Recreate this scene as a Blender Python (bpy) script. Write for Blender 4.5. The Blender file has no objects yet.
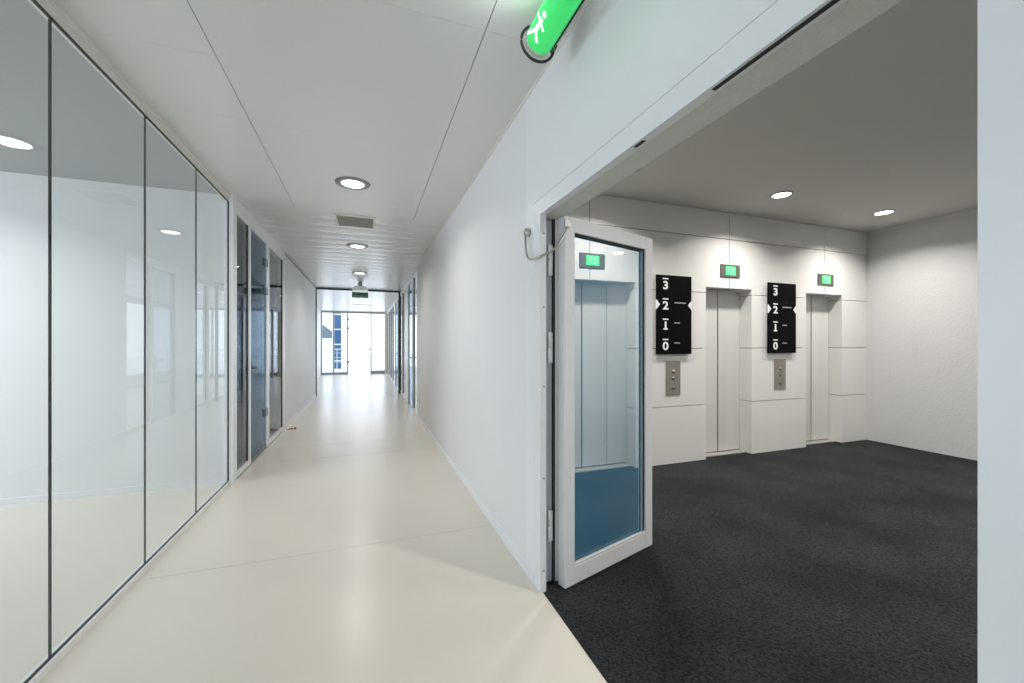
import bpy, bmesh, math, random
from mathutils import Vector, Matrix
random.seed(4)
S = bpy.context.scene
C = S.collection
PI = math.pi

# ------------------------------------------------------------ camera, world, daylight, exposure
H = 1.35
F = 406.0
YAW = math.atan(146 / F)
cam_d = bpy.data.cameras.new('camera')
cam_d.sensor_width = 36.0
cam_d.lens = F / 1024 * 36.0
cam_d.shift_y = 2.5 / 1024
cam_d.clip_start = 0.02
cam_d.clip_end = 400
cam = bpy.data.objects.new('camera', cam_d)
C.objects.link(cam)
cam.location = (0, 0, H)
cam.rotation_euler = (PI / 2, 0, -YAW)
S.camera = cam

S.view_settings.view_transform = 'Standard'
S.view_settings.look = 'None'
S.view_settings.gamma = 1.0
S.view_settings.use_curve_mapping = False
S.view_settings.exposure = 0.0
S.cycles.transparent_max_bounces = 40
S.cycles.max_bounces = 10
S.cycles.diffuse_bounces = 6

world = bpy.data.worlds.new('world')
S.world = world
world.use_nodes = True
wn = world.node_tree.nodes
wn['Background'].inputs['Color'].default_value = (0.80, 0.88, 1.0, 1)
wn['Background'].inputs['Strength'].default_value = 2.2


def area(name, loc, direction, sx, sy, power, color, spread=180, shape='RECTANGLE'):
    d = bpy.data.lights.new(name, 'AREA')
    d.shape = shape
    d.size = sx
    d.size_y = sy
    d.energy = power
    d.color = color
    d.spread = math.radians(spread)
    o = bpy.data.objects.new(name, d)
    C.objects.link(o)
    o.location = loc
    o.rotation_euler = Vector(direction).to_track_quat('-Z', 'Y').to_euler()
    return o


DAY = (0.86, 0.875, 1.0)
# daylight entering through the window bands: side office, corridor ends
area('daylight_office', (-5.95, 2.9, 1.55), (1, 0.12, -0.05), 3.4, 2.0, 90, (0.83, 0.86, 1.0))
area('office_lamp', (-3.5, 3.6, 2.78), (0, 0, -1), 0.25, 0.25, 26, (0.95, 0.97, 1.0), 150, 'DISK')
for _x in (2.21, 4.10, 5.80):
    area('lobby_fill', (_x, 0.55, 2.915), (0, 0, -1), 0.17, 0.17, 31, (1.0, 0.97, 0.92), 160, 'DISK')  # added unseen fill row without fittings, lifts the lower lobby walls
area('daylight_far', (-0.5, 19.8, 1.5), (0, -1, -0.05), 2.6, 2.4, 26, DAY)
area('daylight_near', (-0.2, -6.2, 1.5), (0, 1, -0.05), 2.0, 2.4, 58, (0.83, 0.86, 1.0))
area('daylight_side', (4.1, 14.0, 1.5), (-1, 0, -0.05), 8.0, 2.2, 24, DAY)

# ------------------------------------------------------------ materials


def base_mat(name):
    m = bpy.data.materials.new(name)
    m.use_nodes = True
    return m, m.node_tree, m.node_tree.nodes['Principled BSDF']


def paint(name, col, rough=0.5, metal=0.0, var=0.02, scale=3.0, bump=0.0, bscale=60.0, spec=0.5, coat=0.0, brough=None):
    m, t, b = base_mat(name)
    tc = t.nodes.new('ShaderNodeTexCoord')
    n = t.nodes.new('ShaderNodeTexNoise')
    n.inputs['Scale'].default_value = scale
    n.inputs['Detail'].default_value = 4
    t.links.new(tc.outputs['Object'], n.inputs['Vector'])
    r = t.nodes.new('ShaderNodeMapRange')
    r.inputs['To Min'].default_value = 1 - var
    r.inputs['To Max'].default_value = 1 + var
    t.links.new(n.outputs['Fac'], r.inputs['Value'])
    mx = t.nodes.new('ShaderNodeVectorMath')
    mx.operation = 'SCALE'
    mx.inputs[0].default_value = col
    t.links.new(r.outputs['Result'], mx.inputs['Scale'])
    t.links.new(mx.outputs['Vector'], b.inputs['Base Color'])
    b.inputs['Roughness'].default_value = rough
    b.inputs['Metallic'].default_value = metal
    b.inputs['Specular IOR Level'].default_value = spec
    b.inputs['Coat Weight'].default_value = coat
    if bump:
        n2 = t.nodes.new('ShaderNodeTexNoise')
        n2.inputs['Scale'].default_value = bscale
        n2.inputs['Detail'].default_value = 3
        t.links.new(tc.outputs['Object'], n2.inputs['Vector'])
        bp = t.nodes.new('ShaderNodeBump')
        bp.inputs['Strength'].default_value = bump
        bp.inputs['Distance'].default_value = 0.01
        t.links.new(n2.outputs['Fac'], bp.inputs['Height'])
        t.links.new(bp.outputs['Normal'], b.inputs['Normal'])
    return m


def emit(name, col, s):
    m, t, b = base_mat(name)
    b.inputs['Base Color'].default_value = (*col, 1)
    b.inputs['Emission Color'].default_value = (*col, 1)
    b.inputs['Emission Strength'].default_value = s
    b.inputs['Roughness'].default_value = 0.3
    return m


def glass(name, tint, ior=1.5, rough=0.0, gloss_tint=(1, 1, 1), refl_tint=None):
    m = bpy.data.materials.new(name)
    m.use_nodes = True
    t = m.node_tree
    t.nodes.clear()
    out = t.nodes.new('ShaderNodeOutputMaterial')
    mix = t.nodes.new('ShaderNodeMixShader')
    fr = t.nodes.new('ShaderNodeFresnel')
    fr.inputs['IOR'].default_value = ior
    # slightly uneven tint across the sheet
    no = t.nodes.new('ShaderNodeTexNoise')
    no.inputs['Scale'].default_value = 0.7
    mr = t.nodes.new('ShaderNodeMapRange')
    mr.inputs['To Min'].default_value = 0.985
    mr.inputs['To Max'].default_value = 1.0
    t.links.new(no.outputs['Fac'], mr.inputs['Value'])
    sc = t.nodes.new('ShaderNodeVectorMath')
    sc.operation = 'SCALE'
    sc.inputs[0].default_value = tint
    t.links.new(mr.outputs['Result'], sc.inputs['Scale'])
    tr = t.nodes.new('ShaderNodeBsdfTransparent')
    t.links.new(sc.outputs['Vector'], tr.inputs['Color'])
    gl = t.nodes.new('ShaderNodeBsdfGlossy')
    gl.inputs['Roughness'].default_value = rough
    gl.inputs['Color'].default_value = (*gloss_tint, 1)
    geo = t.nodes.new('ShaderNodeNewGeometry')
    inv = t.nodes.new('ShaderNodeMath'); inv.operation = 'SUBTRACT'; inv.inputs[0].default_value = 1.0
    t.links.new(geo.outputs['Backfacing'], inv.inputs[1])
    mm = t.nodes.new('ShaderNodeMath'); mm.operation = 'MULTIPLY'
    t.links.new(fr.outputs['Fac'], mm.inputs[0]); t.links.new(inv.outputs['Value'], mm.inputs[1])
    t.links.new(mm.outputs['Value'], mix.inputs['Fac'])     # the sheet reflects at its outer face only
    t.links.new(tr.outputs['BSDF'], mix.inputs[1])
    t.links.new(gl.outputs['BSDF'], mix.inputs[2])
    last = mix.outputs['Shader']
    if refl_tint:                                     # reflected tint put into the sheet as diffuse colour
        df = t.nodes.new('ShaderNodeBsdfDiffuse'); df.inputs['Color'].default_value = (*refl_tint[0], 1)
        m2 = t.nodes.new('ShaderNodeMixShader'); m2.inputs['Fac'].default_value = refl_tint[1]
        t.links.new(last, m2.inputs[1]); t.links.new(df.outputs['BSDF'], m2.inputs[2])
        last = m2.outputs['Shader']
    t.links.new(last, out.inputs['Surface'])
    return m


M = {}
M['wall'] = paint('white_wall_paint', (0.80, 0.80, 0.80), 0.55, bump=0.03, bscale=180)
M['wall_frame'] = paint('white_lacquer', (0.82, 0.83, 0.84), 0.35)
M['ceiling'] = paint('ceiling_panel_paint', (0.70, 0.70, 0.68), 0.27, var=0.012, spec=0.5)
M['office_ceiling'] = paint('office_ceiling_shaded', (0.36, 0.37, 0.365), 0.6)  # same ceiling as the corridor's, its weaker light put into a darker colour
M['lobby_ceiling'] = paint('lobby_ceiling_paint', (0.60, 0.585, 0.55), 0.8, bump=0.05, bscale=120)
M['floor'] = paint('beige_resin_floor', (0.735, 0.685, 0.60), 0.26, var=0.03, scale=1.6, bump=0.012, bscale=14, spec=0.4)
M['textured'] = paint('textured_white_wallpaper', (0.60, 0.60, 0.60), 0.8, bump=0.35, bscale=42)
M['plaster'] = paint('rough_plaster', (0.74, 0.755, 0.70), 0.9, var=0.06, scale=60, bump=0.5, bscale=170)
M['lift_panel'] = paint('lift_wall_panel', (0.72, 0.715, 0.69), 0.34, var=0.012)
M['lift_door'] = paint('lift_door_enamel', (0.64, 0.63, 0.60), 0.33, var=0.012)
M['dark_gap'] = paint('dark_joint', (0.05, 0.05, 0.045), 0.8)
M['grey_joint'] = paint('grey_joint', (0.30, 0.30, 0.29), 0.7)
M['black_metal'] = paint('black_painted_metal', (0.025, 0.028, 0.032), 0.4)
M['black_seal'] = paint('black_seal', (0.02, 0.025, 0.025), 0.6)
M['steel'] = paint('brushed_steel', (0.50, 0.49, 0.46), 0.32, metal=1.0, var=0.05, scale=20)
M['dark_steel'] = paint('dark_steel', (0.22, 0.23, 0.235), 0.38, metal=0.7, var=0.03)
M['plate'] = paint('bronze_grey_plate', (0.25, 0.235, 0.20), 0.42, metal=0.2, var=0.06, scale=12)
M['grey_jamb'] = paint('grey_jamb_paint', (0.55, 0.57, 0.60), 0.45)
M['housing'] = paint('dark_grey_housing', (0.12, 0.12, 0.105), 0.4, metal=0.1)
M['sill'] = paint('sill_metal', (0.36, 0.35, 0.32), 0.5)
M['ring'] = paint('grey_downlight_ring', (0.27, 0.26, 0.265), 0.35, metal=0.6)
M['sign'] = paint('black_sign_face', (0.003, 0.003, 0.004), 0.55, spec=0.05)
M['white_print'] = paint('white_lettering', (0.85, 0.85, 0.85), 0.5)
M['pale_print'] = paint('pale_lettering', (0.45, 0.45, 0.45), 0.5)
M['vent_frame'] = paint('cream_vent_frame', (0.74, 0.72, 0.62), 0.45)
M['vent_mesh'] = paint('vent_grille_grey', (0.36, 0.355, 0.32), 0.6, var=0.25, scale=160)
M['trim'] = paint('cream_channel', (0.74, 0.72, 0.67), 0.4)
M['brown'] = paint('brown_cabinet', (0.045, 0.05, 0.05), 0.4, var=0.2, scale=8)
M['taupe'] = paint('taupe_office_wall', (0.34, 0.325, 0.285), 0.7)
M['cable'] = paint('flex_conduit', (0.42, 0.41, 0.36), 0.35, metal=0.8, var=0.2, scale=300)
M['grey_frame'] = paint('grey_frame_paint', (0.33, 0.35, 0.36), 0.4)
M['orange'] = paint('orange_plastic', (0.55, 0.16, 0.07), 0.5)
M['blue_cladding'] = paint('blue_cladding', (0.045, 0.12, 0.26), 0.2, var=0.35, scale=3.0)
M['concrete'] = paint('terrace_concrete', (0.78, 0.79, 0.80), 0.8, var=0.08, scale=2)
M['slate'] = paint('slate_roof', (0.16, 0.2, 0.22), 0.8, var=0.1)
M['beige_post'] = paint('beige_post', (0.52, 0.50, 0.40), 0.5)
M['lamp'] = emit('lamp_white', (1.0, 0.97, 0.93), 9.0)
M['lamp_dim'] = emit('luminaire_white', (0.95, 0.98, 1.0), 2.2)
M['green_lit'] = emit('green_backlit', (0.05, 0.80, 0.18), 0.34)
M['white_lit'] = emit('white_backlit', (0.85, 1.0, 0.88), 1.0)
M['lcd'] = emit('green_display', (0.08, 0.80, 0.20), 0.85)
M['lcd_text'] = emit('green_display_character', (0.28, 1.0, 0.42), 0.8)
M['lcd_pale'] = emit('pale_green_strip', (0.75, 0.9, 0.85), 0.5)
M['green_mid'] = paint('green_sign_band', (0.16, 0.30, 0.24), 0.4)
M['green_dark'] = paint('dark_green_sign', (0.01, 0.10, 0.06), 0.35)
M['glass'] = glass('partition_glass', (0.905, 0.93, 0.922))
M['glass_door'] = glass('door_glass', (0.955, 0.965, 0.965), 1.6, refl_tint=((0.13, 0.62, 1.0), 0.12))
M['glass_smoke'] = glass('smoked_glass', (0.70, 0.74, 0.71), 1.3)
M['glass_blue'] = glass('blue_tinted_glass', (0.58, 0.65, 0.70), 1.42, 0.08, (0.70, 0.86, 1))  # blue tint in both the body and the gloss
M['glass_clear'] = glass('clear_glass', (0.96, 0.985, 0.99), 1.45)

# carpet
m, t, b = base_mat('charcoal_carpet')
tc = t.nodes.new('ShaderNodeTexCoord')
n1 = t.nodes.new('ShaderNodeTexNoise'); n1.inputs['Scale'].default_value = 1.6; n1.inputs['Detail'].default_value = 5
n2 = t.nodes.new('ShaderNodeTexNoise'); n2.inputs['Scale'].default_value = 75; n2.inputs['Detail'].default_value = 3; n2.inputs['Roughness'].default_value = 0.8
t.links.new(tc.outputs['Object'], n1.inputs['Vector']); t.links.new(tc.outputs['Object'], n2.inputs['Vector'])
mr1 = t.nodes.new('ShaderNodeMapRange'); mr1.inputs['From Min'].default_value = .3; mr1.inputs['From Max'].default_value = .7; mr1.inputs['To Min'].default_value = .65; mr1.inputs['To Max'].default_value = 1.55
mr2 = t.nodes.new('ShaderNodeMapRange'); mr2.inputs['From Min'].default_value = .3; mr2.inputs['From Max'].default_value = .7; mr2.inputs['To Min'].default_value = .05; mr2.inputs['To Max'].default_value = 2.3
t.links.new(n1.outputs['Fac'], mr1.inputs['Value']); t.links.new(n2.outputs['Fac'], mr2.inputs['Value'])
mu = t.nodes.new('ShaderNodeMath'); mu.operation = 'MULTIPLY'
t.links.new(mr1.outputs['Result'], mu.inputs[0]); t.links.new(mr2.outputs['Result'], mu.inputs[1])
sc_ = t.nodes.new('ShaderNodeVectorMath'); sc_.operation = 'SCALE'; sc_.inputs[0].default_value = (0.0155, 0.017, 0.019)
t.links.new(mu.outputs['Value'], sc_.inputs['Scale']); t.links.new(sc_.outputs['Vector'], b.inputs['Base Color'])
b.inputs['Roughness'].default_value = 0.95
b.inputs['Specular IOR Level'].default_value = 0.1
b.inputs['Sheen Weight'].default_value = 0.03
b.inputs['Sheen Roughness'].default_value = 0.5
bp = t.nodes.new('ShaderNodeBump'); bp.inputs['Strength'].default_value = .7; bp.inputs['Distance'].default_value = .01
t.links.new(n2.outputs['Fac'], bp.inputs['Height']); t.links.new(bp.outputs['Normal'], b.inputs['Normal'])
M['carpet'] = m

# ------------------------------------------------------------ mesh helpers


class MB:
    def __init__(self):
        self.bm = bmesh.new()

    def box(self, x0, x1, y0, y1, z0, z1, bev=0.0):
        tmp = bmesh.new()
        bmesh.ops.create_cube(tmp, size=1)
        for v in tmp.verts:
            v.co = Vector(((x0 + x1) / 2 + v.co.x * (x1 - x0), (y0 + y1) / 2 + v.co.y * (y1 - y0), (z0 + z1) / 2 + v.co.z * (z1 - z0)))
        if bev:
            bmesh.ops.bevel(tmp, geom=tmp.edges[:], offset=bev, segments=2, affect='EDGES', profile=0.5)
        self.add(tmp)
        return self

    def add(self, tmp, mat=None):
        if mat is not None:
            bmesh.ops.transform(tmp, matrix=mat, verts=tmp.verts)
        me = bpy.data.meshes.new('tmp')
        tmp.to_mesh(me)
        tmp.free()
        self.bm.from_mesh(me)
        bpy.data.meshes.remove(me)

    def prism(self, pts, z0, z1, mat=None):
        """pts polygon in xy, extruded z0..z1"""
        tmp = bmesh.new()
        vs = [tmp.verts.new((p[0], p[1], z0)) for p in pts]
        f = tmp.faces.new(vs)
        r = bmesh.ops.extrude_face_region(tmp, geom=[f])
        for v in r['geom']:
            if isinstance(v, bmesh.types.BMVert):
                v.co.z = z1
        bmesh.ops.recalc_face_normals(tmp, faces=tmp.faces)
        self.add(tmp, mat)
        return self

    def lathe(self, prof, loc=(0, 0, 0), axis='Z', seg=40, a0=0, a1=2 * PI):
        """prof: (r, h) pairs; closed full revolution by default"""
        tmp = bmesh.new()
        full = abs(a1 - a0 - 2 * PI) < 1e-6
        n = seg if full else seg + 1
        rings = []
        for i in range(n):
            a = a0 + (a1 - a0) * i / seg
            rings.append([tmp.verts.new((r * math.cos(a), r * math.sin(a), h)) for r, h in prof])
        for i in range(seg):
            A = rings[i]; B = rings[(i + 1) % n]
            for k in range(len(prof) - 1):
                try:
                    tmp.faces.new((A[k], B[k], B[k + 1], A[k + 1]))
                except ValueError:
                    pass
        bmesh.ops.remove_doubles(tmp, verts=tmp.verts, dist=1e-6)
        bmesh.ops.recalc_face_normals(tmp, faces=tmp.faces)
        if axis == 'Y':
            R = Matrix.Rotation(-PI / 2, 4, 'X')
        elif axis == 'X':
            R = Matrix.Rotation(PI / 2, 4, 'Y')
        else:
            R = Matrix.Identity(4)
        for f in tmp.faces:
            f.smooth = True
        self.add(tmp, Matrix.Translation(loc) @ R)
        return self

    def cyl(self, r, h0, h1, loc=(0, 0, 0), axis='Z', seg=24):
        return self.lathe([(0, h0), (r, h0), (r, h1), (0, h1)], loc, axis, seg)

    def tube(self, pts, r, seg=8):
        tmp = bmesh.new()
        pts = [Vector(p) for p in pts]
        rings = []
        up = Vector((0, 0, 1))
        for i, p in enumerate(pts):
            d = (pts[min(i + 1, len(pts) - 1)] - pts[max(i - 1, 0)]).normalized()
            a = d.cross(up)
            if a.length < 1e-3:
                a = d.cross(Vector((1, 0, 0)))
            a.normalize()
            c = d.cross(a).normalized()
            rings.append([tmp.verts.new(p + a * r * math.cos(2 * PI * k / seg) + c * r * math.sin(2 * PI * k / seg)) for k in range(seg)])
        for i in range(len(pts) - 1):
            for k in range(seg):
                f = tmp.faces.new((rings[i][k], rings[i][(k + 1) % seg], rings[i + 1][(k + 1) % seg], rings[i + 1][k]))
                f.smooth = True
        tmp.faces.new(rings[0]); tmp.faces.new(rings[-1])
        bmesh.ops.recalc_face_normals(tmp, faces=tmp.faces)
        self.add(tmp)
        return self

    def build(self, name, mat, parent=None, kind=None):
        me = bpy.data.meshes.new(name)
        self.bm.to_mesh(me)
        self.bm.free()
        o = bpy.data.objects.new(name, me)
        C.objects.link(o)
        me.materials.append(mat)
        if parent is not None:
            o.parent = parent
        if kind:
            o['kind'] = kind
        # keep round things round and flats flat
        return o


def box(name, mat, x0, x1, y0, y1, z0, z1, parent=None, kind=None, bev=0.0):
    return MB().box(x0, x1, y0, y1, z0, z1, bev).build(name, mat, parent, kind)


def struct(name, mat, *b, bev=0.0):
    return box(name, mat, *b, kind='structure', bev=bev)


def empty(name, loc=(0, 0, 0), rz=0.0, label=None, cat=None, group=None, kind=None):
    o = bpy.data.objects.new(name, None)
    o.empty_display_size = 0.1
    C.objects.link(o)
    o.location = loc
    o.rotation_euler = (0, 0, rz)
    if label: o['label'] = label
    if cat: o['category'] = cat
    if group: o['group'] = group
    if kind: o['kind'] = kind
    return o


def dup(root, loc, label, group=None):
    r = root.copy(); C.objects.link(r); r.location = loc; r['label'] = label
    if group: r['group'] = group
    for ch in list(root.children):
        c = ch.copy(); C.objects.link(c); c.parent = r
        for g in list(ch.children):
            d = g.copy(); C.objects.link(d); d.parent = c
    return r


def text_mesh(s, size, extrude=0.001, bold=0.0):
    """letters in the xy plane, lower-left at the origin -> bmesh"""
    cu = bpy.data.curves.new('t', 'FONT')
    cu.body = s
    cu.size = size
    cu.extrude = extrude
    cu.offset = bold
    cu.resolution_u = 4
    o = bpy.data.objects.new('t', cu)
    me = bpy.data.meshes.new_from_object(o)
    bm = bmesh.new()
    bm.from_mesh(me)
    bpy.data.objects.remove(o)
    bpy.data.curves.remove(cu)
    bpy.data.meshes.remove(me)
    return bm


# ------------------------------------------------------------ room shell
ZC = 2.80          # corridor ceiling
ZL = 2.92          # lobby ceiling
XR = 0.89          # corridor face of the right wall
XL = -1.25         # glass partition line
XW = -1.21         # solid left wall line
ND = 2.053         # doorway head
YF = 11.5          # black frame across the corridor
YE = 19.5          # glazed end

# floors: one resin floor under corridor and offices, carpet in the lobby
fl = MB().box(-6.2, 0.905, -6.2, YE + .1, -0.12, 0).box(0.905, 4.3, 3.95, YE + .1, -0.12, 0)
fl.build('floor', M['floor'], kind='structure')
struct('floor_lobby', M['carpet'], 0.905, 6.75, -2.1, 3.95, -0.12, 0.003)
jt = MB()
for y in (1.05, 2.9, 5.3, 5.95, 8.4, 10.8, 13.2):
    jt.box(-1.2, 0.87, y, y + 0.004, 0.0, 0.0006)
jt.build('trim_1', M['grey_joint'], kind='structure')
M['floor_seam'] = paint('floor_seam', (0.50, 0.47, 0.42), 0.3)
bpy.data.objects['trim_1'].data.materials[0] = M['floor_seam']

# corridor ceiling: large smooth sheets first, transverse planks further on
ce = MB()
ce.box(-6.2, XR + .15, -6.2, YE + .1, ZC + 0.03, ZC + 0.12)
G = 0.004


def sheet(x0, x1, y0, y1, z=ZC):
    ce.box(x0 + G / 2, x1 - G / 2, y0 + 0.0008, y1 - 0.0008, z, ZC + 0.03)


def ys(start, step, lo, hi):
    y = start
    while y > lo: y -= step
    out = [max(y, lo)]
    y += step
    while y < hi - 1e-6:
        if y > out[-1] + 1e-6: out.append(y)
        y += step
    out.append(hi)
    return out


YP = 4.86
for xa, xb, st, step in ((-1.275, -0.71, 2.43, 0.62), (-0.71, 0.52, 1.81, 1.245), (0.52, XR, 1.81, 1.245)):
    L = ys(st, step, -6.1, YP)
    for a, c in zip(L[:-1], L[1:]):
        sheet(xa, xb, a, c)
L = ys(YP, 0.305, YP, YE)
for i, (a, c) in enumerate(zip(L[:-1], L[1:])):
    x_0 = -1.95 if a > YF else -1.28
    tmp = bmesh.new()
    prof = [(a + 0.002, ZC + 0.03), (a + 0.002, ZC + 0.002)] + [(a + 0.002 + (c - a - 0.004) * u, ZC + 0.002 - 0.0034 * 4 * u * (1 - u)) for u in (0.15, 0.3, 0.5, 0.7, 0.85)] + [(c - 0.002, ZC + 0.002), (c - 0.002, ZC + 0.03)]
    A = [tmp.verts.new((x_0, p, q)) for p, q in prof]
    B = [tmp.verts.new((XR, p, q)) for p, q in prof]
    for k in range(len(prof)):
        j = (k + 1) % len(prof)
        f = tmp.faces.new((A[k], A[j], B[j], B[k]))
        f.smooth = 1 < k < 6
    bmesh.ops.recalc_face_normals(tmp, faces=tmp.faces)
    ce.add(tmp)
ce.build('ceiling', M['ceiling'], kind='structure')
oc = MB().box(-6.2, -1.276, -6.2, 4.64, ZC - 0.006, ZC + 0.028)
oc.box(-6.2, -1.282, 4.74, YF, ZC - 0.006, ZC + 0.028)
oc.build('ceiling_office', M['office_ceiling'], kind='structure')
struct('ceiling_lobby', M['lobby_ceiling'], 1.04, 6.75, -2.1, 3.95, ZL, ZL + 0.1)
struct('ceiling_side', M['ceiling'], 1.04, 4.3, 3.95, YE + .1, ZC, ZC + 0.1)

# corridor right wall, with the doorway
rw = MB()
rw.box(XR, 1.04, 2.12, 7.60, 0, ZL)            # beyond the doorway
rw.box(XR, 1.04, -6.2, 0.30, 0, ZL)             # this side
rw.box(XR, 1.04, 0.30, 2.12, ND + .06, ZL)     # over the doorway
rw.build('wall_right', M['wall'], kind='structure')
# flat overpanel above the door (fine vertical joint at its far edge)
struct('trim_2', M['wall_frame'], XR - 0.004, XR, -0.5, 2.22, ND + 0.085, ZC - 0.001)
struct('trim_3', M['wall_frame'], XR - 0.004, XR, 2.095, 2.22, 0.06, ND + 0.085)
struct('trim_4', M['trim'], XR - 0.012, XR, -6.1, 7.6, ZC - 0.018, ZC - 0.0005)

# door frame set in the wall: face band, head, jambs with rebate
fr = MB()
fr.box(XR - 0.003, 0.925, 0.346, 2.015, ND, ND + 0.08)        # head face
fr.box(XR - 0.003, 0.922, 2.015, 2.12, 0, ND + 0.08)        # far jamb face
fr.box(XR - 0.003, 0.922, 0.22, 0.346, 0, ND + 0.08)         # near jamb face
fr.box(0.925, 0.994, 2.10, 2.12, 0, ND)                     # far rebate
fr.box(0.922, 0.985, 0.30, 0.32, 0, ND)
fr.box(0.925, 0.952, 0.342, 1.20, ND + 0.03, ND + 0.06)
fr.build('door_frame', M['wall_frame'], kind='structure')
struct('trim_5', M['plaster'], 0.925, 1.04, 0.30, 2.12, ND + 0.005, ND + 0.06)   # rough plaster soffit behind the frame
dk = MB()
dk.box(0.897, 0.911, 0.36, 0.868, ND - 0.0015, ND + 0.001)
dk.box(0.897, 0.911, 1.165, 1.215, ND - 0.0015, ND + 0.001)
dk.build('trim_6', M['black_seal'], kind='structure')
struct('trim_18', M['grey_jamb'], 0.925, 0.988, 2.097, 2.0998, 0.004, ND)
struct('trim_7', M['black_seal'], 0.994, 1.002, 2.07, 2.12, 0.004, ND)
struct('trim_8', M['wall_frame'], 1.003, 1.04, 2.085, 2.12, 0.004, ND + .004)

# baseboards
struct('baseboard_right', M['wall_frame'], XR - 0.008, XR, 2.10, 7.60, 0, 0.06)
struct('baseboard_near', M['wall_frame'], XR - 0.008, XR, -6.1, 0.23, 0, 0.06)

# left side: bottom channel, ceiling channel
ch = MB()
ch.box(-1.275, -1.232, -6.1, 4.603, 0, 0.028)
ch.build('baseboard_left', M['wall_frame'], kind='structure')
ch = MB()
ch.box(-1.275, -1.242, -6.1, 4.603, 2.725, ZC - .001)
ch.box(-1.242, -1.230, -6.1, 4.603, 2.772, ZC - .001)
ch.build('trim_9', M['trim'], kind='structure')
struct('trim_10', M['black_seal'], -1.256, -1.243, -6.1, 4.603, 2.718, 2.725)
struct('trim_11', M['black_seal'], -1.256, -1.244, -6.1, 4.603, 0.028, 0.032)

# glass partition panes
YJ = [4.598 - 0.7785 * k for k in range(14)]
first = None
for k in range(13):
    y1, y0 = YJ[k], YJ[k + 1]
    w = empty('window_%d' % (k + 1), (XL, y0, 0.032), kind='structure')
    box('pane', M['glass'], -0.004, 0.004, 0.0022, y1 - y0 - 0.0022, 0.0, 2.686, w)
    box('joint_seal', M['black_seal'], -0.0045, 0.0045, -0.0022, 0.0022, 0.0, 2.686, w)
struct('trim_12', M['black_seal'], -1.256, -1.243, 4.597, 4.603, 0.030, 2.725)

# side office behind the panes
ow = MB()
ow.box(-6.2, -1.28, 4.64, 4.74, 0, ZC - .006)
ow.build('wall_office', M['wall'], kind='structure')
struct('baseboard_office', M['wall_frame'], -6.0, -1.28, 4.628, 4.64, 0, 0.055)
ww = MB()
ww.box(-6.10, -6.0, -6.2, 4.75, 0, 0.55).box(-6.10, -6.0, -6.2, 4.75, 2.55, ZC)
for y in (-6.2, -3.0, -0.15, 2.9):
    ww.box(-6.10, -6.0, y, y + 0.12, 0.55, 2.55)
ww.box(-6.10, -6.0, 4.6, 4.75, 0.55, 2.55)
ww.build('wall_left', M['wall'], kind='structure')
struct('wall_near', M['wall'], -6.2, -1.30, -6.2, -6.1, 0, ZC)
# corridor end behind the camera: glazed
we = empty('window_30', (0, -6.1, 0), kind='structure')
f = MB()
for x in (-1.28, -0.25, 0.80):
    f.box(x, x + 0.08, -0.05, 0.05, 0, ZC)
f.box(-1.28, 0.88, -0.05, 0.05, 0, 0.08).box(-1.28, 0.88, -0.05, 0.05, 2.5, ZC)
f.build('window_frame', M['wall_frame'], we)
box('pane', M['glass_clear'], -1.2, 0.8, -0.004, 0.004, 0.08, 2.5, we)

# ---- framed office front on the left (y 4.72 .. 7.25)
of = MB()
of.box(-1.28, XW, 4.603, 4.735, 0.0, ZC - .001)         # broad white post
of.box(-1.28, XW, 4.735, 7.25, 2.645, ZC - .001)        # head
of.box(-1.27, XW - .002, 4.735, 5.20, 0.012, 0.075)      # sill under the narrow pane
of.box(-1.27, XW - .002, 6.10, 7.08, 0.012, 0.075)
of.box(-1.26, XW, 5.17, 5.26, 0.012, 2.645)
of.box(-1.26, XW, 6.02, 6.18, 0.012, 2.645)
of.box(-1.26, XW, 7.10, 7.25, 0.0, 2.645)
of.build('wall_front', M['wall_frame'], kind='structure')
tb = MB()
tb.box(XW - .03, XW + .002, 4.735, 5.26, 0.0, 0.012).box(XW - .03, XW + .002, 6.02, 7.10, 0, 0.012)
tb.build('trim_13', M['grey_joint'], kind='structure')
w = empty('window_20', (-1.225, 0, 0), kind='structure')
box('pane', M['glass_smoke'], -0.005, 0.005, 4.735, 5.17, 0.075, 2.645, w)
MB().box(-0.008, 0.010, 5.135, 5.17, 0.075, 2.645).build('joint_seal', M['black_seal'], w)
w = empty('window_21', (-1.225, 0, 0), kind='structure')
box('pane', M['glass_smoke'], -0.005, 0.005, 6.18, 7.10, 0.075, 2.645, w)
MB().box(-0.008, 0.012, 7.075, 7.10, 0.075, 2.645).build('joint_seal', M['black_seal'], w)
# glass door in that front
d = empty('door_1', (-1.228, 5.26, 0), kind='structure')
box('glass_leaf', M['glass_blue'], -0.005, 0.005, 0.006, 0.755, 0.03, 2.635, d)
box('bottom_rail', M['dark_steel'], -0.012, 0.014, 0.006, 0.755, 0.012, 0.05, d)
h = MB()
h.box(-0.006, 0.02, 0.03, 0.075, 0.93, 1.15, 0.003)
h.cyl(0.01, 0.02, 0.062, (0, 0.052, 1.08), 'X', 12)
h.box(0.05, 0.066, 0.045, 0.17, 1.07, 1.09, 0.003)
h.build('door_handle', M['dark_steel'], d)
for z in (0.47, 2.03, 2.40):
    MB().box(-0.01, 0.026, 0.675, 0.80, z - 0.045, z + 0.045, 0.004).build('hinge', M['dark_steel'], d)

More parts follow.
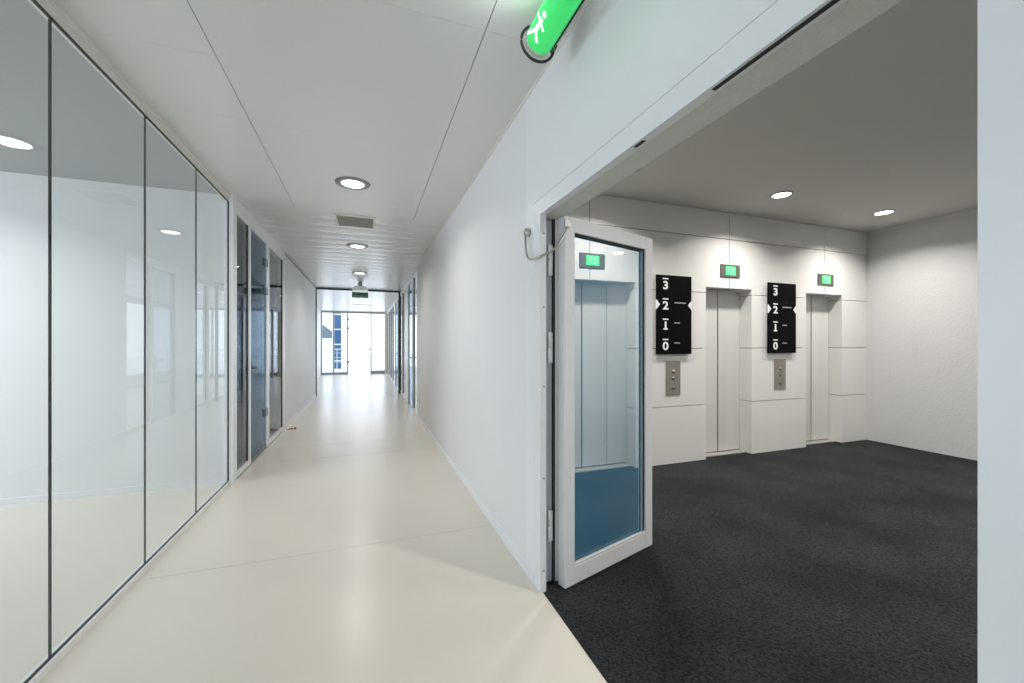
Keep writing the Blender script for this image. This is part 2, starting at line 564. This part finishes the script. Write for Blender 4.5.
# solid left wall beyond, then the black frame and the wider far part
struct('wall_left_far', M['wall'], -1.31, XW, 7.25, YF - .03, 0, ZC)
struct('baseboard_left_far', M['wall_frame'], XW, XW + 0.008, 7.25, YF - .03, 0, 0.06)
struct('trim_14', M['dark_gap'], XW, XW + 0.004, 7.26, YF - .04, ZC - 0.028, ZC - 0.016)
struct('wall_return', M['wall'], -1.95, -1.31, YF - .13, YF - .03, 0, ZC)
struct('wall_left_end', M['wall'], -1.95, -1.85, YF - .03, YE, 0, ZC)
# darker office behind the left front
o2 = MB()
o2.box(-5.1, -5.0, 4.85, YF - .03, 0, ZC - .006).box(-5.1, -1.95, YF - .13, YF - .03, 0, ZC - .006)
o2.build('wall_office_back', M['taupe'], kind='structure')

fb = MB()
fb.box(XW - .02, XW + 0.022, YF - .03, YF + .03, 0, ZC)
fb.box(XR - 0.055, XR + .0, YF - .03, YF + .03, 0, ZC)
fb.box(XW + .022, XR - .055, YF - .03, YF + .03, ZC - 0.045, ZC - .0005)
fb.build('trim_15', M['black_metal'], kind='structure')

# ---- right side beyond the plain wall: glazed fronts to y = 19.5
rf = MB()
X0, X1 = XR - 0.005, XR + 0.09
rf.box(X0, X1, 7.60, 7.68, 0, ZC)
rf.box(X0, X1, 7.68, YE, 2.68, ZC)
for a, c in ((8.42, 8.50), (9.36, 10.25), (11.0, 11.1), (12.6, 12.7), (13.6, 13.7), (15.1, 15.25), (16.3, 16.4), (17.6, 17.75)):
    rf.box(X0, X1, a, c, 0, 2.68)
rf.box(X0, X1, 7.68, 8.42, 0, 0.06)
rf.box(X0, X1, 10.25, 11.0, 0, 0.06)
rf.box(X0, X1, 11.1, 12.6, 0, 0.06).box(X0, X1, 13.7, 15.1, 0, 0.06).box(X0, X1, 15.25, 16.3, 0, .06).box(X0, X1, 16.4, 17.6, 0, .06)
rf.build('wall_right_far', M['wall_frame'], kind='structure')
struct('wall_lift_shaft', M['wall'], 1.04, 4.2, 4.0, 7.6, 0, ZC)
n = 22
for a, c, door in ((7.68, 8.42, 0), (8.50, 9.36, 1), (10.25, 11.0, 0), (11.1, 11.65, 0), (11.75, 12.6, 0), (12.7, 13.6, 1), (13.7, 15.1, 0), (15.25, 16.3, 0), (16.4, 17.6, 0), (17.75, 18.9, 0)):
    if door:
        d = empty('door_%d' % n, (XR + 0.02, a, 0), kind='structure')
        box('glass_leaf', M['glass_blue'], -0.005, 0.005, 0.01, c - a - 0.01, 0.02, 2.67, d)
        MB().box(-0.012, 0.012, 0.01, 0.045, 0.02, 2.67).box(-0.012, 0.012, c - a - 0.045, c - a - 0.01, 0.02, 2.67).build('stile', M['dark_steel'], d)
        MB().box(-0.02, -0.006, 0.08, 0.13, 0.95, 1.15, 0.003).box(-0.07, -0.055, 0.09, 0.24, 1.06, 1.08, 0.003).cyl(0.009, -0.06, -0.015, (0, 0.1, 1.07), 'X', 12).build('door_handle', M['dark_steel'], d)
    else:
        w = empty('window_%d' % n, (XR + 0.03, a, 0), kind='structure')
        box('pane', M['glass_clear'], -0.005, 0.005, 0, c - a, 0.06, 2.68, w)
        MB().box(-0.01, 0.01, 0, 0.03, 0.06, 2.68).box(-0.01, 0.01, c - a - 0.03, c - a, 0.06, 2.68).build('joint_seal', M['black_seal'], w)
    n += 1
struct('wall_side', M['wall'], 4.2, 4.3, 7.6, 10.0, 0, ZC)
struct('wall_beige_end', M['beige_post'], 0.80, 0.98, YE - .42, YE - .1, 0, ZC)
struct('trim_16', M['wall_frame'], 4.2, 4.3, 10.0, YE, 0, 0.4)
struct('trim_17', M['wall_frame'], 4.2, 4.3, 10.0, YE, 2.6, ZC)

# glazed far end with a door
g = empty('window_40', (0, YE, 0), kind='structure')
f = MB()
for x, wd in ((-1.85, .05), (-1.37, .06), (-0.80, .05), (0.19, .05), (1.0, .06), (2.2, .06), (3.3, .06), (4.15, .05)):
    f.box(x, x + wd, -0.04, 0.04, 0, ZC)
f.box(-1.85, -0.8, -0.035, 0.035, 0, 0.10).box(0.24, 4.2, -0.035, 0.035, 0, 0.14).box(-1.85, 4.2, -0.035, 0.035, 2.72, ZC)
f.box(-1.85, -0.80, -0.02, 0.02, 1.07, 1.10)
f.build('window_frame', M['grey_frame'], g)
box('pane', M['glass_clear'], -1.85, -0.8, -0.004, 0.004, 0.1, 2.72, g)
box('pane', M['glass_clear'], 0.24, 4.2, -0.004, 0.004, 0.14, 2.72, g)
d = empty('door_40', (-0.75, YE, 0), kind='structure')
box('glass_leaf', M['glass_clear'], 0.0, 0.93, -0.004, 0.004, 0.02, 2.70, d)
MB().box(0.86, 0.91, -0.06, 0.0, 1.00, 1.22, 0.003).build('door_handle', M['steel'], d)
for z in (0.55, 2.05, 2.45):
    MB().box(-0.04, 0.05, -0.05, 0.02, z - .05, z + .05, .004).build('hinge', M['dark_steel'], d)

# outside: terrace, blue glazed tower, low roof
struct('ground', M['concrete'], -30, 30, YE + .1, 60, -0.25, -0.05)
t_ = empty('tower', (-1.55, 25, -0.05), label='dark blue glazed tower seen through the glass at the corridor end', cat='tower')
MB().box(-0.20, 0.22, 0, 0.6, 0, 3.7).build('shaft', M['blue_cladding'], t_)
bars = MB()
for z in (0.42, 1.35, 2.2, 3.05):
    bars.box(-0.21, 0.23, -0.02, 0, z, z + .06)
bars.box(-0.245, -0.20, -0.02, 0.6, 0, 3.7).box(0.22, 0.265, -0.02, .6, 0, 3.7)
bars.build('cladding_bar', M['wall_frame'], t_)
tr = MB().prism([(-4.1, 0), (-2.0, 0), (-2.0, 0.25), (-4.1, 1.9)], 0, 1.5, Matrix.Translation((0.0, 33, 1.75)) @ Matrix.Rotation(PI / 2, 4, 'X')).build('canopy_roof', M['slate'])
tr['label'] = 'dark grey sloping canopy roof outside, left of the blue tower'; tr['category'] = 'roof'
pst = MB().box(-3.9, -3.8, 32, 32.1, -1.8, 0).box(-2.3, -2.2, 32, 32.1, -1.8, 0)
o = pst.build('post', M['slate'], tr); o.location = (0, 0, 1.75)
rl = MB()
for z in (0.35, 0.6, 0.85):
    rl.box(-6, 6, 24.0, 24.03, z, z + .02)
rl.box(-6, 6, 23.98, 24.05, 1.05, 1.09)
for x in range(-6, 7):
    rl.box(x + .5, x + .53, 24.0, 24.03, -0.05, 1.05)
rr = rl.build('terrace_railing', M['concrete'])
rr['label'] = 'pale terrace railing outside the glazed end of the corridor'; rr['category'] = 'railing'

# ------------------------------------------------------------ lift lobby
YL = 3.69
# opening definitions: (x0, x1)
OPS = [(1.62, 2.75), (3.73, 4.45), (5.41, 6.11)]
lw = MB()
GP = 0.007
seams = [0.0, 0.645, 1.30, 1.95, 2.60, ZL]


def panel(x0, x1, z0, z1, y0=YL, y1=YL + .03):
    lw.box(x0, x1, y0, y1, z0 + GP / 2, z1 - GP / 2, 0.0012)


HD = 2.02
piers = [(1.04, 1.62), (2.75, 3.73), (4.45, 5.41), (6.11, 6.64)]
for a, c in piers:
    for z0, z1 in zip(seams[:3], seams[1:4]):
        panel(a, c, z0, z1)
# band between seam 1.95 and 2.60, cut around openings and split at centres
cents = [(a + c) / 2 for a, c in OPS]
edges = [1.04] + cents + [6.64]
for i in range(len(edges) - 1):
    panel(edges[i] + GP / 2, edges[i + 1] - GP / 2, 2.60, ZL)
for a, c in piers:
    panel(a, c, 1.95, HD)
for i in range(len(edges) - 1):
    panel(edges[i] + GP / 2, edges[i + 1] - GP / 2, HD - GP, 2.60)
# reveals (panelled too) and heads
for a, c in OPS:
    for z0, z1 in list(zip(seams[:3], seams[1:4])) + [(1.95, HD)]:
        lw.box(a - 0.03, a, YL + .03, YL + .19, z0 + GP / 2, z1 - GP / 2)
        lw.box(c, c + 0.03, YL + .03, YL + .19, z0 + GP / 2, z1 - GP / 2)
    lw.box(a - 0.03, c + 0.03, YL + .03, YL + .19, HD, HD + 0.03)
lw.build('wall_back', M['lift_panel'], kind='structure')
bk = MB()
for a, c in piers:
    bk.box(a + (.031 if a > 1.1 else 0), c - (.031 if c < 6.6 else 0), YL + .0305, YL + .22, 0, 2.0)
bk.box(1.04, 6.64, YL + .0305, YL + .22, HD + .032, ZL)
for a, c in OPS:
    bk.box(a - .05, c + .05, YL + .26, YL + .30, 0, ZL - .5)
bk.build('wall_backing', M['dark_gap'], kind='structure')

struct('wall_east', M['textured'], 6.64, 6.76, -2.1, 3.95, 0, ZL)
struct('wall_south', M['wall'], 1.04, 6.64, -2.1, -2.0, 0, ZL)

YD = YL + 0.17
for i, (a, c) in enumerate(OPS):
    d = empty('door_%d' % (50 + i), (a, YD, 0), kind='structure')
    W = c - a
    if i == 0:
        cuts = [0, W * .245, W / 2, W * .775, W]
    else:
        cuts = [0, W / 2, W]
    for p, q in zip(cuts[:-1], cuts[1:]):
        mid = abs(p - W / 2) < .01
        MB().box(p + (0.009 if mid else 0.003), q - (0.003), 0 if p >= W / 2 - .01 else 0.006, 0.03, 0.025, HD - .004, 0.002).build('door_panel', M['lift_door'], d)
    box('door_gap', M['black_seal'], 0.001, W - 0.001, 0.031, 0.036, 0.02, HD, d)
    box('door_sill', M['sill'], 0.001, W - .001, -0.10, 0.03, 0.004, 0.014, d)

# floor indicators
GI = 'floor indicators above the lifts'


def indicator(x, z, label):
    r = empty('floor_indicator', (x, YL, z), label=label, cat='display', group=GI)
    MB().box(-0.15, 0.15, -0.014, -0.0008, -0.075, 0.075, 0.003).build('housing', M['housing'], r)
    MB().box(-0.075, 0.075, -0.018, -0.0145, -0.05, 0.05).build('screen', M['lcd'], r)
    t2 = MB()
    Rm = Matrix.Rotation(PI / 2, 4, 'X')
    t2.add(text_mesh('2', 0.085, 0.0006, 0.0015), Matrix.Translation((0.005, -0.0190, -0.03)) @ Rm)
    t2.prism([(-0.045, 0.028), (-0.015, 0.028), (-0.03, -0.026)], 0, 0.001, Matrix.Translation((0, -0.0186, 0)) @ Rm)
    t2.build('character', M['lcd_text'], r)
    return r


ind = indicator(2.21, 2.215, 'green-lit floor display seen through the glass of the open door')
ind2 = dup(ind, (4.095, YL, 2.222), 'green-lit floor display over the middle lift, between the two black signs')
ind3 = dup(ind, (5.775, YL, 2.208), 'green-lit floor display over the lift nearest the textured side wall')

# black direction signs


def lift_sign(x, label):
    W, z0, z1 = 0.485, 1.237, 2.114
    r = empty('floor_sign', (x, YL, z0), label=label, cat='sign', group='black floor directory signs')
    Hh = z1 - z0
    zn = 1.787 - z0
    Rm = Matrix.Rotation(PI / 2, 4, 'X')
    pts = [(0, 0), (W, 0), (W, zn - .055), (W - .05, zn), (W, zn + .055), (W, Hh), (0, Hh), (0, zn + .055), (.05, zn), (0, zn - .055)]
    MB().prism(pts, 0, 0.012, Matrix.Translation((0, -0.024, 0)) @ Rm).build('sign_panel', M['sign'], r)
    MB().box(0.06, W - .06, -0.024, -0.001, 0.06, Hh - .06).build('mounting_block', M['steel'], r)
    for tri in ([(0.001, zn - .053), (0.048, zn), (0.001, zn + .053)], [(W - .001, zn - .053), (W - .001, zn + .053), (W - .048, zn)]):
        MB().prism(tri, 0, 0.012, Matrix.Translation((0, -0.0245, 0)) @ Rm).build('arrow_marker', M['white_print'], r)
    for k, ch in enumerate('3210'):
        zt = Hh - 0.155 - k * 0.2245
        t2 = MB()
        bm = text_mesh(ch, 0.125, 0.0006, 0.0035)
        xs = [v.co.x for v in bm.verts]
        cx = (min(xs) + max(xs)) / 2
        bmesh.ops.translate(bm, verts=bm.verts, vec=(-cx, 0, 0))
        bmesh.ops.scale(bm, verts=bm.verts, vec=(1.28, 1.0, 1.0))
        t2.add(bm, Matrix.Translation((0.122, -0.0372, zt)) @ Rm)
        if ch == '1':
            t2.box(0.092, 0.152, -0.0380, -0.0362, zt, zt + 0.014)
        t2.box(0.084, 0.160, -0.0380, -0.0362, zt + 0.108, zt + 0.122)
        t2.build('floor_number', M['white_print'], r)
        # small print beside the number: too fine to read, kept as rows of dashes
        if k:
            ln = MB()
            wds = (0.028, 0.018, 0.034, 0.024, 0.03) if k == 1 else ((0.022, 0.018, 0.022) if k == 2 else (0.016, 0.026, 0.02))
            xx = 0.245
            for wd in wds:
                ln.box(xx, xx + wd, -0.0380, -0.0362, zt + 0.070, zt + 0.082)
                xx += wd + 0.006
            ln.build('small_print', M['pale_print'], r)
    return r


lift_sign(2.998, 'black notched floor sign with white numbers, nearest the open glass door')
lift_sign(4.685, 'black notched floor sign with white numbers, between the two uncovered lifts')
# the panel is pushed 12 mm forward of its block: shift faces


def call_plate(x, label, full):
    r = empty('call_panel', (x, YL, 0.775), label=label, cat='lift call panel', group='lift call panels')
    MB().box(0, 0.20, -0.008, -0.0006, 0, 0.386, 0.002).build('plate', M['plate'], r)
    for z, mm in ((0.265, 'orange'), (0.19, 'dark_steel'), (0.08, 'dark_steel')):
        MB().cyl(0.017, -0.013, -0.008, (0.1, 0, z), 'Y', 20).build('call_button' if mm == 'orange' or z > .1 else 'key_switch', M['steel' if mm == 'orange' else mm], r)
    MB().lathe([(0.019, -0.0095), (0.023, -0.0095), (0.023, -0.008), (0.019, -0.008)], (0.1, 0, 0.265), 'Y', 20).build('button_ring', M['orange'], r)
    return r


call_plate(3.152, 'bronze-grey lift call panel under the sign nearest the open glass door', 1)
call_plate(4.827, 'bronze-grey lift call panel on the pier between the two uncovered lifts', 1)

# ------------------------------------------------------------ the open glazed door
d = empty('door_2', (1.028, 1.995, 0.0), math.atan2(0.245, 0.775), kind='structure')
LW, T0 = 0.815, 0.058
f = MB()
ST = 0.075
f.box(0, ST, 0, T0, 0.006, ND + .002, 0.003)
f.box(LW - ST, LW, 0, T0, 0.006, ND + .002, 0.003)
f.box(ST, LW - ST, 0.0, T0, 0.006, 0.105, 0.003)
f.box(ST, LW - ST, 0.0, T0, ND - .080, ND + .002, 0.003)
f.build('leaf_frame', M['wall_frame'], d)
gb = MB()
a0, a1, z0, z1 = ST, LW - ST, 0.105, ND - .080
for yy in (0.012, 0.040):
    gb.box(a0, a0 + .010, yy, yy + .006, z0, z1).box(a1 - .010, a1, yy, yy + .006, z0, z1)
    gb.box(a0, a1, yy, yy + .006, z0, z0 + .010).box(a0, a1, yy, yy + .006, z1 - .010, z1)
gb.build('glazing_seal', M['black_seal'], d)
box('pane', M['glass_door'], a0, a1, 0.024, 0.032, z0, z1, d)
MB().box(a0, a1, 0.002, 0.012, z0, z0 + .014, 0.002).build('glazing_bead', M['trim'], d)
MB().box(-0.008, 0.028, -0.008, -0.0002, ND - .070, ND - .02, 0.002).build('cable_entry', M['steel'], d)
# hinges in the far rebate of the frame
for z in (0.33, 1.33, 1.82):
    hh = MB().cyl(0.0062, -0.088, -0.002, (0.966, 2.07, z), 'Z', 14).cyl(0.0062, 0.002, 0.088, (0.966, 2.07, z), 'Z', 14).box(0.968, 0.986, 2.069, 2.072, z - .085, z + .085)
    o = hh.build('hinge', M['wall_frame'], bpy.data.objects['door_frame'])
sc2 = MB()
for z in (0.12, 0.62, 1.12, 1.55, 1.95):
    sc2.cyl(0.005, -0.0015, 0.0, (0.908, 2.0145, z), 'Y', 10)
sc2.build('screw', M['dark_steel'], bpy.data.objects['door_frame'])

# flexible conduit from wall rosette to door leaf
cb = empty('door_cable', (XR, 2.19, 1.99), label='looped metal cable conduit joining the white wall to the open glass door', cat='cable')
kp = [Vector(p) for p in ((0.862, 2.17, 1.975), (0.858, 2.155, 1.90), (0.852, 2.11, 1.835), (0.855, 2.045, 1.812), (0.885, 1.985, 1.822), (0.945, 1.955, 1.858), (1.0, 1.965, 1.93), (1.036, 1.980, 1.99))]
kp = [2 * kp[0] - kp[1]] + kp + [2 * kp[-1] - kp[-2]]
pts = []
for i in range(1, len(kp) - 2):
    for k in range(6):
        u = k / 6
        a, b_, c, e = kp[i - 1], kp[i], kp[i + 1], kp[i + 2]
        p = 0.5 * ((2 * b_) + (c - a) * u + (2 * a - 5 * b_ + 4 * c - e) * u * u + (3 * b_ - a - 3 * c + e) * u ** 3)
        pts.append(p - Vector(cb.location))
pts.append(kp[-2] - Vector(cb.location))
MB().tube(pts, 0.0065, 10).build('conduit', M['cable'], cb)
MB().cyl(0.024, -0.03, -0.005, (0, -0.022, 0.0), 'X', 24).build('wall_rosette', M['steel'], cb)

# ------------------------------------------------------------ lamps


def downlight(name, loc, r, label, group, ring_r, power, col, spread, two=False):
    o = empty(name, loc, label=label, cat='ceiling light', group=group)
    MB().lathe([(r, -0.001), (r, -0.012), (ring_r - .008, -0.010), (ring_r, -0.001)], seg=48).build('trim_ring', M['ring'], o)
    MB().cyl(r, -0.008, -0.004, seg=40).build('diffuser', M['lamp'], o)
    return o


def lamp_light(o, r, power, col, spread):
    L = area('lamp_light', (0, 0, 0), (0, 0, -1), 2 * r, 2 * r, power, col, spread, 'DISK')
    L.parent = o
    L.location = (0, 0, -0.016)
    return L


GC = 'downlights along the corridor ceiling'
WARM = (1.0, 0.965, 0.92)
dl = None
cl = [(3.97, 'round grey-rimmed downlight nearest the camera on the corridor ceiling'),
      (6.42, 'round corridor downlight just beyond the ceiling vent'),
      (8.86, 'small round corridor downlight, third from the camera along the ceiling'),
      (13.75, 'round corridor downlight beyond the black frame')
]
protos = downlight('downlight', (-0.112, 3.93, ZC), 0.097, cl[0][1], GC, 0.15, 0, WARM, 150)
all_c = [protos]
for y, lb in cl[1:]:
    all_c.append(dup(protos, (-0.118, y, ZC), lb, GC))
for o in all_c:
    lamp_light(o, 0.098, 10.5, WARM, 150)

GB = 'downlights in front of the lifts'
p2 = downlight('downlight', (4.10, 3.05, ZL), 0.085, 'round lit downlight on the grey lobby ceiling before the middle lift', GB, 0.105, 0, WARM, 140)
lob = [p2, dup(p2, (5.80, 3.05, ZL), 'round lit downlight on the grey lobby ceiling nearest the textured wall', GB),
       dup(p2, (2.21, 3.05, ZL), 'round lobby downlight in front of the lift behind the open door', GB)]
for o in lob:
    lamp_light(o, 0.085, 24, WARM, 138)

# rectangular luminaire beyond the black frame
o = empty('ceiling_luminaire', (-0.15, 16.2, ZC), label='pale rectangular ceiling luminaire near the glazed corridor end', cat='ceiling light')
MB().box(-0.3, 0.3, -0.15, 0.15, -0.02, -0.001, 0.004).build('frame', M['dark_steel'], o)
MB().box(-0.27, 0.27, -0.12, 0.12, -0.024, -0.02).build('diffuser', M['lamp_dim'], o)

# ceiling vent
o = empty('ceiling_vent', (-0.115, 5.14, ZC), label='rectangular cream-framed ventilation grille on the corridor ceiling', cat='vent')
v = MB()
for b_ in ((-0.22, 0.22, -0.23, -0.205), (-0.22, 0.22, 0.205, 0.23), (-0.22, -0.195, -0.205, 0.205), (0.195, 0.22, -0.205, 0.205)):
    v.box(*b_, -0.012, -0.001)
v.build('frame', M['vent_frame'], o)
v = MB().box(-0.195, 0.195, -0.205, 0.205, -0.004, -0.001)
k = -0.2
while k < 0.195:
    v.box(-0.19, 0.19, k, k + 0.007, -0.010, -0.004)
    k += 0.015
v.build('grille', M['vent_mesh'], o)

# green tubular exit light by the wall
RT = 0.064
xt, zt, y1t, y0t = 0.722, 2.69, 1.68, 0.55
o = empty('exit_tube_light', (xt, y1t, zt), label='glowing green tubular escape-route light under the ceiling beside the right wall', cat='exit light')
MB().lathe([(0, -0.98), (RT, -0.98), (RT, -0.05), (RT - .002, -0.035), (0, -0.035)], axis='Y', seg=40).build('tube', M['green_lit'], o)
MB().cyl(RT - 0.006, -0.034, -0.002, axis='Y', seg=32).build('end_cap', M['trim'], o)
# black clamp ring at the end, open towards the ceiling
pts = []
for i in range(29):
    a = math.radians(118 + 262 * i / 28)
    pts.append((0.078 * math.cos(a), -0.012, 0.078 * math.sin(a)))
MB().tube(pts, 0.0065, 8).build('clamp_ring', M['black_metal'], o)
MB().box(0.060, 0.090, -0.03, 0.006, -0.004, 0.022, 0.003).box(0.068, 0.074, -0.016, -0.008, 0.02, ZC - zt - .001).build('ceiling_bracket', M['black_metal'], o)
MB().lathe([(RT + .001, -0.96), (RT + .007, -0.96), (RT + .007, -0.045), (RT + .001, -0.045), (RT + .001, -0.96)], axis='Y', seg=20, a0=math.radians(-100), a1=math.radians(48)).build('shield_housing', M['dark_steel'], o)  # housing wrapped round the side to block green spill and darken that edge
MB().box(-0.02, 0.05, -0.9, -0.8, 0.05, ZC - zt - .001).build('mount', M['dark_steel'], o)


L_ = area('tube_uplight', (xt - 0.078, 1.42, zt + 0.03), (-0.5, 0.2, 1), 0.03, 0.36, 1.3, (0.9, 1.0, 1.0), 160)


def on_tube(poly, aoff=0.0):
    """poly: list of (s, arc) metres; s along -y from the end, arc around the tube from facing direction"""
    bm = bmesh.new()
    bv = [bm.verts.new((p[0], p[1], 0)) for p in poly]
    bm.faces.new(bv)
    bmesh.ops.subdivide_edges(bm, edges=bm.edges[:], cuts=4, use_grid_fill=True)
    bmesh.ops.triangulate(bm, faces=bm.faces[:])
    R_ = RT + 0.0012
    for vtx in bm.verts:
        s_, a_ = vtx.co.x, vtx.co.y
        ang = math.radians(205) + a_ / R_ + aoff
        vtx.co = Vector((R_ * math.cos(ang), -s_, R_ * math.sin(ang)))
    return bm


def stroke(a, b_, w):
    a = Vector(a); b_ = Vector(b_)
    d_ = (b_ - a).normalized() * 1.0
    n_ = Vector((-d_.y, d_.x)) * w / 2
    return [tuple(a + n_), tuple(b_ + n_), tuple(b_ - n_), tuple(a - n_)]


# running figure and arrow: legs, body, arms; then an arrow
MAN = (((0.055, -0.030), (0.125, 0.004), .013), ((0.085, 0.036), (0.125, 0.004), .013), ((0.12, 0.004), (0.185, 0.006), .018),
       ((0.175, 0.006), (0.150, 0.036), .010), ((0.175, 0.004), (0.165, -0.034), .010))
ARROW = (((0.30, 0.0), (0.42, 0.0), .014), ((0.30, 0.0), (0.335, 0.032), .013), ((0.30, 0.0), (0.335, -0.032), .013))
for nm, strokes in (('running_figure', MAN), ('arrow', ARROW)):
    pg_ = MB()
    for a, b_, w_ in strokes:
        pg_.add(on_tube(stroke(a, b_, w_)))
    pg_.build(nm, M['white_lit'], o)
hd_ = MB()
hd_.add(on_tube([(0.207 + 0.012 * math.cos(2 * PI * i / 12), 0.006 + 0.012 * math.sin(2 * PI * i / 12)) for i in range(12)]))
hd_.build('figure_head', M['white_lit'], o)

# hanging exit sign further down
o = empty('hanging_exit_sign', (-0.13, 10.2, ZC), label='hanging green exit sign on a metal hood before the black frame', cat='exit sign')
MB().lathe([(0, -0.09), (0.045, -0.082), (0.06, -0.05), (0.05, -0.018), (0.03, -0.001), (0, -0.001)], seg=24).build('ceiling_rose', M['steel'], o)
hd = MB().prism([(-0.18, -0.19), (0.18, -0.19), (0.175, -0.15), (0.10, -0.088), (-0.10, -0.088), (-0.175, -0.15)], -0.05, 0.05, Matrix.Rotation(PI / 2, 4, 'X'))
hd.build('hood', M['steel'], o)
for x in (-0.165, 0.165):
    MB().box(x - .006, x + .006, -0.01, 0.01, -0.235, -0.19).build('strut', M['steel'], o)
MB().box(-0.155, 0.155, -0.012, 0.012, -0.228, -0.19).build('light_strip', M['lcd_pale'], o)
MB().box(-0.18, 0.18, -0.03, 0.03, -0.36, -0.235, 0.004).build('sign_panel', M['green_dark'], o)
MB().box(-0.16, 0.16, -0.0325, -0.0308, -0.352, -0.305).build('lit_band', M['green_mid'], o)

# cabinet put in for a dark opening behind the smoked glass
o = empty('cabinet', (-3.3, 10.6, 0), label='tall dark cabinet standing in for a dark opening in the office behind the smoked glass', cat='cabinet')
MB().box(0, 0.68, 0, 0.5, 0.03, 2.2, 0.004).build('body', M['brown'], o)
for x in (0.01, 0.345):
    q = MB().box(x, x + .325, -0.02, -0.001, 0.08, 2.16, 0.003).build('door', M['brown'], o)
    MB().box(x + .15, x + .17, -0.04, -0.02, 1.0, 1.15, .002).build('handle', M['steel'], q)

# two small scraps on the corridor floor by the left wall
o = MB().prism([(0, 0), (0.10, 0), (0.10, 0.028)], -0.014, 0.014, Matrix.Translation((-1.185, 7.22, 0.001)) @ Matrix.Rotation(PI / 2, 4, 'X')).build('floor_wedge', M['orange'])
o['label'] = 'small reddish wedge lying on the floor at the left glass front'; o['category'] = 'door wedge'
o = MB().cyl(0.016, 0.001, 0.028, (-1.055, 7.22, 0), 'Z', 16).cyl(0.009, 0.028, 0.036, (-1.055, 7.22, 0), 'Z', 12).build('door_stop', M['dark_steel'])
o['label'] = 'tiny dark door stop on the corridor floor beside the reddish wedge'; o['category'] = 'door stop'
